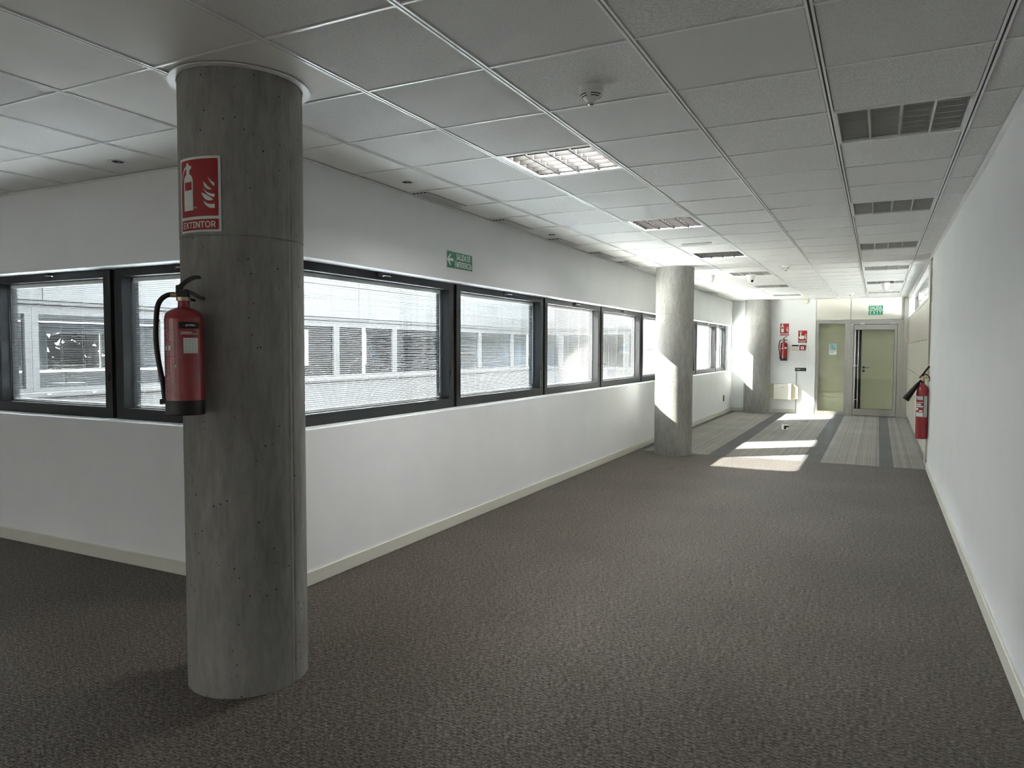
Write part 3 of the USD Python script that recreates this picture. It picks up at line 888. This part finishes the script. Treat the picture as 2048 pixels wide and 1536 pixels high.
def cam_dome(x, y, label, ang):
    t = thing('security_camera', label, 'camera', (x, y, CEIL), ang)
    obj('mount', lathe([(.001, 0), (.070, 0), (.071, -.006), (.066, -.016), (.001, -.016)], 40), WHITEPL, t, smooth=40)
    obj('shell', lathe([(.060, -.0162), (.064, -.03), (.055, -.06), (.042, -.095), (.030, -.112), (.001, -.120)], 40), WHITEPL, t, smooth=True)
    obj('lens', moved(rotx(lathe([(.001, 0), (.019, 0), (.018, .012), (.001, .016)], 24), 118), (.0, -.034, -.098)), BLACK, t, smooth=40, label='black camera lens')
    return t


cam_dome(-1.745, 11.45, 'white security camera on the ceiling between two lights, right of the far column', 40)
cam_dome(-2.33, 11.35, 'white security camera on the ceiling right beside the far column', 200)
cam_dome(.075, 13.85, 'white security camera on the ceiling near the exit door', 170)

el = thing('emergency_light', 'long oval emergency light recessed in the ceiling left of the far lights', 'emergency light', (-1.756, 7.83, CEIL))
cap_ = LineString([(-.125, 0), (.125, 0)]).buffer(.036, 16)
obj('rim', moved(ext(cap_.difference(cap_.buffer(-.008)), .010), (0, 0, -.0105)), WHITE, el)
obj('diffuser', moved(ext(cap_.buffer(-.0085), .004), (0, 0, -.006)), plain('frosted_cover', (.62, .64, .64), .25), el)
obj('lamp_head', moved(lathe([(.001, -.003), (.014, -.003), (.016, -.014), (.001, -.019)], 20), (.085, 0, -.0045)), WHITEPL, el, smooth=40)

# ------------------------------------------------------------------ far door wall
x0d, x1d = -1.262, XR
obj('wall_far_header', cat_([bx((x0d, YF + .05, 2.10), (x1d, YF + .2, 2.72))]), CREAMPANEL, kind='structure')
hp_ = thing('wall_far_panels', kind='structure', label='cream panels above the glass door')
obj('panel', cbx((-1.255, YF - .028, 2.104), (-.567, YF + .045, CEIL - .012), .002), CREAMPANEL, hp_)
obj('panel', cbx((-.553, YF - .028, 2.104), (.42, YF + .045, CEIL - .012), .002), CREAMPANEL, hp_)
obj('joint_strip', cbx((-.566, YF - .031, 2.0), (-.554, YF + .04, CEIL - .012), .001), STEEL, hp_)
sd = thing('window_20', kind='structure', label='fixed glass panel in a steel frame left of the exit door')
obj('frame', ring(-1.252, 0.002, -.582, 2.098, (.054, .086, .083, .068), YF - .025, YF + .045), STEEL, sd)
obj('pane', bx((-1.197, YF + .005, .086), (-.669, YF + .013, 2.029)), DOORGLASS, sd)
dr = thing('door_1', kind='structure', label='glass exit door in a steel frame with long pull handles')
obj('door_frame', ring(-.578, -.02, .42, 2.098, (.082, .060, .022, .092), YF - .024, YF + .05), STEEL, dr)
obj('door_leaf_frame', ring(-.488, .014, .352, 1.998, (.026, .056, .148, .118), YF - .018, YF + .026), STEEL, dr)
obj('pane', bx((-.461, YF + .002, .163), (.295, YF + .010, 1.879)), DOORGLASS, dr)
obj('seal', cat_([ring(-.500, .004, .366, 2.008, .012, YF + .03, YF + .045), ring(-.464, .158, .299, 1.884, .006, YF - .0185, YF - .0182)]), GASKET, dr)
for xx, yy in ((-.455, -.060), (-.392, -.060)):
    obj('pull_bar', rod((xx, YF + yy, .175), (xx, YF + yy, 1.865), .0105, 16), CHROME, dr)
obj('bar_bracket', cat_([rod((-.49, YF - .060, 1.10), (-.392, YF - .060, 1.10), .009, 12), rod((-.46, YF - .060, 1.10), (-.46, YF, 1.10), .008, 12)]), CHROME, dr)
obj('bar_bracket', cat_([rod((-.455, YF - .060, .36), (-.392, YF - .060, .36), .007, 12), rod((-.43, YF - .060, .36), (-.43, YF, .36), .007, 12)]), CHROME, dr)
obj('lock_plate', cbx((-.366, YF - .030, 2.002), (-.278, YF - .018, 2.030), .003), WHITE, dr, label='white lock housing on the door head')
obj('lock_plate', cbx((-.565, YF - .034, 1.985), (-.500, YF - .0245, 2.012), .003), WHITE, dr)
obj('door_closer', cbx((.20, YF - .036, 2.010), (.37, YF - .0245, 2.024), .002), WHITE, dr, label='closer arm')
obj('door_post', cat_([cbx((.421, YF - .03, 0.002), (.47, YF + .04, 2.0985), .003), cbx((.472, YF - .036, 0.002), (XR - .002, YF + .04, CEIL - .012), .003)]), STEEL, dr, label='steel post in the corner')
# behind the glass: small lobby with an olive door
lob = thing('lobby_wall', kind='structure', label='olive panelled lobby behind the glass')
obj('panel', bx((-1.35, YF + .22, 0), (-.46, YF + .26, 2.10)), OLIVE, lob)
obj('rail', cat_([bx((-1.25, YF + .205, .385), (-.5, YF + .2195, .415)), bx((-1.25, YF + .205, .49), (-.5, YF + .2195, .50))]), PANEL, lob)
obj('side_wall', cat_([bx((-1.40, YF + .2, 0), (-1.352, YF + 1.2, 2.7)), bx((.56, YF + .2, 0), (.62, YF + 1.2, 2.7)), bx((-1.4, YF + 1.2, 0), (.62, YF + 1.3, 2.7)), bx((-1.4, YF + .2, 2.5), (.62, YF + 1.2, 2.55))]), OLIVE, lob)
d2 = thing('door_2', kind='structure', label='olive lobby door with a black lever, seen through the glass door')
obj('leaf', cbx((-.335, YF + .20, .01), (.52, YF + .24, 2.09), .003), OLIVE, d2)
obj('edge_gap', bx((-.455, YF + .215, 0.0), (-.338, YF + .24, 2.09)), BLACKMAT, d2, label='dark gap beside the leaf')
ry = lambda m: rotx(m, 90)
obj('lever', cat_([moved(ry(trimesh.creation.cylinder(.027, .014, sections=24)), (-.285, YF + .19, 1.06)), cbx((-.285, YF + .165, 1.054), (-.165, YF + .178, 1.066), .003), rod((-.285, YF + .165, 1.06), (-.285, YF + .185, 1.06), .008, 12)]), BLACK, d2)
obj('escutcheon', moved(ry(trimesh.creation.cylinder(.027, .012, sections=24)), (-.285, YF + .19, .985)), BLACK, d2)
nt = thing('notice', 'small printed notice taped to the glass panel left of the exit door', 'notice', (-.985, YF + .0035, 1.340))
obj('sheet', xz(ext(sbox(0, 0, .155, .245), .0005)), PAPER, nt)
obj('picture', xz(moved(ext(sbox(.008, .105, .147, .238), .0002), (0, 0, .0006))), noisy('notice_blue', (.10, .32, .38), (.45, .62, .66), 26, rough=.6), nt)
obj('print_line', xz(moved(ext(unary_union([sbox(.012, .075, .14, .090), sbox(.012, .052, .10, .058), sbox(.012, .035, .12, .041)]), .0002), (0, 0, .0006))), noisy('notice_green', (.20, .34, .26), (.3, .4, .3), 8), nt)
st = thing('sticker', 'faint round sticker on the glass panel left of the exit door', 'sticker', (-.79, YF + .0035, 1.265))
obj('disc', xz(ext(Point(0, 0).buffer(.040, 24).difference(Point(0, 0).buffer(.032, 24)), .0004)), PRINT, st)
obj('pictogram', xz(ext(unary_union([sbox(-.006, -.018, .006, .010), Point(0, .016).buffer(.006)]), .0004)), PRINT, st)

# ------------------------------------------------------------------ small things on the far wall
ns = thing('name_strip', 'black strip with cream card below it, left of the red call point', 'label strip', (-1.760, YF - .0005, 1.43))
obj('card', xz(ext(sbox(0.006, 0, .142, .088), .0015)), CREAMPL, ns, label='cream card')
obj('strip', xz(moved(ext(sbox(0, .094, .148, .124), .003), (0, 0, 0))), BLACK, ns)
cpnt = thing('call_point', 'red fire alarm call point on the far wall', 'fire alarm', (-1.595, YF, 1.432))
obj('housing', cbx((0, -.045, 0), (.125, -.0005, .122), .006), plain('call_point_red', (.32, .012, .018), .4), cpnt)
obj('face', cbx((.030, -.0475, .022), (.098, -.0455, .088), .002), WHITEPL, cpnt)
obj('press_spot', xz(ext(Point(.064, .056).buffer(.013, 20), .0012), -.0478), BLACK, cpnt)
sw = thing('access_reader', 'white switch box right of the red call point', 'switch', (-1.448, YF, 1.397))
obj('housing', cbx((0, -.040, 0), (.050, -.0005, .134), .004), WHITEPL, sw)
obj('rocker', cbx((.010, -.0435, .035), (.040, -.0405, .10), .002), WHITE, sw)
bs = thing('name_strip', 'long black strip with white print above the cable duct', 'label strip', (-1.680, YF - .0005, .965))
obj('strip', xz(ext(sbox(0, 0, .235, .072), .004)), BLACK, bs)
obj('print_line', xz(moved(ext(unary_union([sbox(.025, .022, .118, .048), sbox(.135, .030, .215, .038)]), .0004), (0, 0, .0042))), PRINT, bs)
cd = obj('cable_duct', cbx((-1.662, YF - .016, .02), (-1.640, YF - .0005, .963), .002), plain('grey_duct', (.42, .42, .41), .5), label='thin grey cable duct running down below the black strip', cat='cable duct')
wb = thing('wall_box', 'cream square cabinet low on the far wall, striped with sunlight', 'cabinet', (-2.122, YF - .0005, .315))
obj('body', cbx((-.085, -.070, .012), (.52, 0, .348), .008), CREAMPL, wb)
obj('lid', cbx((.0, -.150, 0), (.385, -.071, .360), .010), plain('cabinet_cream', (.80, .78, .68), .4), wb)
obj('lock', xz(ext(Point(.195, .285).buffer(.009, 16), .004), -.1505), CHROME, wb)
sl = thing('motion_sensor', 'cream sensor box where the far wall meets the ceiling', 'sensor', (-1.525, YF - .0005, 2.482))
obj('body', cbx((0, -.07, 0), (.085, 0, .082), .006), CREAMPL, sl)
obj('window', cbx((.015, -.0735, .012), (.07, -.0705, .04), .001), WHITEPL, sl)
so = thing('wall_socket', 'grey double socket low on the window wall in the far left corner', 'socket', (XL, 16.60, .29), 90)
obj('plate', cbx((0, -.012, 0), (.115, -.0005, .135), .003), plain('socket_grey', (.10, .10, .10), .5), so)
obj('insert', cat_([cbx((.020, -.0145, .010), (.095, -.0125, .060), .001), cbx((.020, -.0145, .075), (.095, -.0125, .125), .001)]), plain('socket_insert', (.30, .30, .30), .5), so)

# ------------------------------------------------------------------ right side beyond the white wall
jb = thing('trim_6', kind='structure', label='cream frame at the end of the right wall')
obj('wall_edge', cbx((XR - .002, XEND + .001, 0), (XR + .12, XEND + .020, CEIL - .012), .002), WHITE, jb)
obj('gap', bx((XR + .04, XEND + .021, 0), (XR + .12, XEND + .33, CEIL - .012)), BLACKMAT, jb)
obj('jamb', cbx((XR - .006, XEND + .335, 0), (XR + .10, XEND + .62, CEIL - .012), .003), PANEL, jb)
obj('hinge', cbx((XR - .004, XEND - .05, 2.02), (XR - .0005, XEND - .03, 2.42), .001), STEEL, jb)
pw = thing('wall_right_panels', kind='structure', label='glossy cream panelled wall on the right before the exit')
ys = [XEND + .63, 12.3, 14.2, 16.1, 17.0, YF - .04]
zs = [0.09, 1.06, 1.585, 2.10]
for i in range(len(ys) - 1):
    for j in range(3):
        obj('panel', cbx((XR, ys[i] + .003, zs[j] + .003), (XR + .03, ys[i + 1] - .003, zs[j + 1] - .003), .002), PANEL, pw)
obj('backing', bx((XR + .031, XEND + .62, 0), (XR + .10, YF + .15, 2.12)), BLACKMAT, pw, label='dark joints')
obj('kick_rail', cbx((XR + .002, XEND + .63, 0.002), (XR + .03, YF - .04, .088), .003), STEEL, pw)
tw = thing('window_21', kind='structure', label='high strip window above the cream panels on the right')
fr = ring(XEND + .63, 2.105, YF - .04, CEIL - .013, .035, 0, .06)
v_ = fr.vertices.copy(); fr.vertices = np.stack([XR + .0 + v_[:, 1], v_[:, 0], v_[:, 2]], 1); fr.invert()
obj('frame', fr, WHITE, tw)
obj('frame_post', cbx((XR + .002, 16.30, 2.14), (XR + .058, 16.34, CEIL - .05), .002), WHITE, tw)
obj('pane', bx((XR + .03, XEND + .665, 2.14), (XR + .036, YF - .075, CEIL - .048)), GLASS, tw)
obj('wall_side_room', cat_([bx((XR + 2.4, XEND, 0), (XR + 2.5, YF + .2, 1.3)), bx((XR + 2.4, XEND, 1.9), (XR + 2.5, YF + .2, 2.72)), bx((XR + .11, YF + .05, 0), (XR + 2.4, YF + .2, 2.72)), bx((XR + .13, XEND - .1, 0), (XR + 2.5, XEND, 2.72)), bx((XR + .1, XEND, 2.60), (XR + 2.5, YF + .2, 2.70))]), W, kind='structure')  # unseen side room; slot in its outer wall added to let daylight in
spk = thing('wall_speaker', 'small cream box high on the right wall near the exit', 'speaker', (XR - .001, 12.15, 2.165), -90)
obj('body', cbx((-.085, -.065, 0), (.085, 0, .115), .008), WHITEPL, spk)
obj('grille', cbx((-.07, -.068, .015), (.07, -.0655, .075), .001), PRINT, spk)
ys_ = thing('door_sensor', 'small yellowish sensor on the panels in the far right corner', 'sensor', (XR - .0005, 17.05, 1.615), -90)
obj('body', cbx((-.06, -.03, 0), (.06, 0, .085), .005), CREAMPL, ys_)
obj('lens', cbx((-.02, -.032, .02), (.02, -.0305, .06), .001), plain('sensor_amber', (.35, .30, .10), .4), ys_)

# ------------------------------------------------------------------ things on the floor
ad = thing('plug_adapter', 'small white and black plug adapter lying on the striped carpet', 'adapter', (-1.475, 13.95, .0008), 25)
obj('body', cbx((-.055, -.045, 0), (.055, .045, .088), .008), WHITEPL, ad)
obj('socket_face', cbx((-.040, -.0475, .014), (.040, -.0455, .074), .002), BLACK, ad)
obj('tab', cbx((-.005, -.060, .002), (.045, -.048, .045), .003), WHITEPL, ad)
fp = thing('floor_plate', 'flat dark cable cover on the striped carpet before the glass door', 'floor plate', (-1.30, 15.70, .0008))
obj('plate', cbx((-.075, -.06, 0), (.075, .06, .008), .002), plain('plate_grey', (.09, .09, .09), .5), fp)
fp2 = thing('floor_plate', 'small dark disc on the brown carpet in front of the far column', 'floor plate', (-2.22, 8.72, .0005))
obj('plate', lathe([(.001, 0), (.045, 0), (.043, .004), (.001, .005)], 28), plain('disc_brown', (.045, .038, .034), .6), fp2)

# ------------------------------------------------------------------ courtyard: opposite wing, end wing, ground
XO, YO = -9.8, 21.0
obj('courtyard_ground', bx((-40, YB + OUT, -.5), (XL - OUT, 40, -.3)), GROUND, kind='structure', label='pale gravel of the courtyard')
obj('ground', bx((-150, -150, -.9), (150, 150, -.6)), GROUND, kind='structure', label='pale ground around the building')
obj('lawn', bx((-60, -20, -.55), (XO - 6.2, 60, -.35)), GRASS, kind='structure', label='lawn beyond the opposite wing')


def wing(name, label, loc, rot, L, marks, roof, rooms=True):
    """facade in local xz (x along, y away from the courtyard), window band .85 to 2.05"""
    t = thing(name, label, 'building', loc, rot)
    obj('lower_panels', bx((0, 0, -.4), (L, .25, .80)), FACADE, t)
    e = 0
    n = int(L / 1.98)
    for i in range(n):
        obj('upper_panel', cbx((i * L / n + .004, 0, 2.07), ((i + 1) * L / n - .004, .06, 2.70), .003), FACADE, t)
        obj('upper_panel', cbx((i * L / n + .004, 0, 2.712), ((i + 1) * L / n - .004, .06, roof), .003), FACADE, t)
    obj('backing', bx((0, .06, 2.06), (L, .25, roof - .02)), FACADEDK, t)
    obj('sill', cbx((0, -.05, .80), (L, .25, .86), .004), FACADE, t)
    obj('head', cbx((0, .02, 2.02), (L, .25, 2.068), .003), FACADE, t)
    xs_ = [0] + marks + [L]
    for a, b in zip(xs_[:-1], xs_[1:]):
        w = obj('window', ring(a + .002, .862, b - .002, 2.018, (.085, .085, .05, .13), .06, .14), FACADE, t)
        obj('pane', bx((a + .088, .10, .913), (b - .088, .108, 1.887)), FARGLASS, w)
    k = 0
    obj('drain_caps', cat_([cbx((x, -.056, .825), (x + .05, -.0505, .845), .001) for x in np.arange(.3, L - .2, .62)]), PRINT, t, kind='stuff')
    return t


# local x runs towards +y for the opposite wing (rot 90 turns local +y towards -x)
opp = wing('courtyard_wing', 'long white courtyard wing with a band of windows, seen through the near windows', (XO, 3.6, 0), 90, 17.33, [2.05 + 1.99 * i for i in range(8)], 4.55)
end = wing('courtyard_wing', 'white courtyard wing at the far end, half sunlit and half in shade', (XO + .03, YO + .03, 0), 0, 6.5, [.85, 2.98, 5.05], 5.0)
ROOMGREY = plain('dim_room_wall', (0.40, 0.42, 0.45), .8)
XB = XO - 5.85
obj('wing_room', cat_([bx((XB - .15, 3.4, -.02), (XO - .26, 20.95, .0)), bx((XB - .15, 3.4, 2.60), (XO - .26, 20.95, 2.7)), bx((XB - .15, 3.4, 0), (XB, 9.25, 2.6)), bx((XB - .15, 9.25, 0), (XB, 11.3, .96)),
                       bx((XB - .15, 9.25, 1.80), (XB, 11.3, 2.6)), bx((XB - .15, 11.3, 0), (XB, 20.95, 2.6)), bx((XB - .15, 3.3, 0), (XO - .26, 3.4, 2.6)), bx((XB - .15, 20.95, 0), (XO - .26, 21.0, 2.6)),
                       bx((XB - .15, 3.3, 2.7), (XO - .26, 20.95, 4.3))]), ROOMGREY, kind='structure', label='dim room inside the opposite wing')
bw = thing('window_22', loc=(XB - .02, 9.25, .96), rotz=90, kind='structure', label='far window of the room in the opposite wing, looking out on green')
obj('frame', ring(0, 0, 2.05, .84, .035, 0, .05), WHITE, bw)
obj('pane', bx((.036, .02, .036), (2.014, .026, .804)), GLASS, bw)
obj('mullion', cbx((1.20, 0, .036), (1.24, .05, .804), .002), WHITE, bw)
obj('wing_room', cat_([bx((XO, YO + .30, -.02), (-3.2, YO + 5, 0)), bx((XO, YO + .30, 2.6), (-3.2, YO + 5, 4.6)), bx((XO, YO + 5, 0), (-3.2, YO + 5.2, 2.6)), bx((XO - .2, YO + .30, 0), (XO, YO + 5, 2.6)), bx((-3.2, YO + .30, 0), (-3.1, YO + 5, 2.6))]), ROOMGREY, kind='structure', label='dim room inside the end wing')
obj('roof_2', bx((XWEST - .2, YBACK, 2.95), (XL - OUT + .1, YB + OUT - .02, 5.40)), FACADE, kind='structure', label='upper storey over the near wing')
obj('outer_wall', cat_([bx((XL - OUT - .03, YF + .31, .9), (XL - OUT - .001, YF + 3, 2.06)), bx((XL - OUT - .03, YB + OUT, -.4), (XL - OUT - .001, YF + 3, .90)), bx((XL - OUT - .03, YB + OUT, 2.06), (XL - OUT - .001, YF + 3, 4.2)), bx((XWEST, YB + OUT + .001, -.4), (XL - OUT - .03, YB + OUT + .03, .90)), bx((XWEST, YB + OUT + .001, 2.06), (XL - OUT - .03, YB + OUT + .03, 5.4))]), FACADE, kind='structure', label='white outside face of the room')


def bush(name, label, cat, loc, r, n, col, stem):
    t = thing(name, label, cat, loc)
    r_ = np.random.default_rng(11)
    d = r_.normal(size=(n, 3)); d /= np.linalg.norm(d, axis=1, keepdims=True)
    p = d * (r_.uniform(.35, 1, (n, 1)) ** .5) * np.array(r) + np.array([0, 0, stem + r[2]])
    a = r_.normal(size=(n, 3)); a /= np.linalg.norm(a, axis=1, keepdims=True)
    b = np.cross(a, r_.normal(size=(n, 3))); b /= np.linalg.norm(b, axis=1, keepdims=True)
    s = np.mean(r) * .12
    v = np.stack([p - a * s, p + b * s * .45, p + a * s, p - b * s * .45], 1).reshape(-1, 3)
    f = np.arange(n)[:, None] * 4
    f = np.vstack([f + [0, 1, 2], f + [0, 2, 3]])
    obj('foliage', trimesh.Trimesh(v, f, process=False), col, t, kind='stuff')
    obj('stem', rod((0, 0, 0), (0, 0, stem + r[2]), max(.02, r[0] * .06), 10), plain('bark_' + name + str(USED[('/World', name)]), (.10, .08, .06), .9), t)
    return t


LEAF = mat('green_leaves', {'d': ('diffuse_bsdf', dict(color=(.26, .40, .30))), 't': ('translucent_bsdf', dict(color=(.30, .46, .32))), 'mx': ('mix_closure', dict(fac=.5))}, [('d.BSDF', 'mx.closure1'), ('t.BSDF', 'mx.closure2')], 'mx.closure')
YLEAF = noisy('yellow_leaves', (.16, .13, .03), (.24, .20, .07), 6)
bush('garden_tree', 'wide green tree seen through both rooms of the opposite wing', 'tree', (XO - 11.5, 13.6, -.35), (1.6, 3.6, 1.5), 700, LEAF, .25)
bush('garden_tree', 'taller green tree further off beyond the opposite wing', 'tree', (XO - 15, 19.0, -.35), (2.4, 4.0, 2.6), 1100, LEAF, .3)
bush('potted_plant', 'yellow leaved plant by the far window of the opposite wing', 'plant', (XB + .55, 9.32, .72), (.26, .26, .24), 240, YLEAF, .02)
tb = thing('plant_stand', 'low white stand under the yellow plant', 'stand', (XB + .55, 9.32, 0))
obj('top', cbx((-.28, -.28, .68), (.28, .28, .719), .004), WHITE, tb)
for sx in (-1, 1):
    for sy in (-1, 1):
        obj('leg', bx((sx * .25 - .02, sy * .25 - .02, .001), (sx * .25 + .02, sy * .25 + .02, .679)), WHITE, tb)
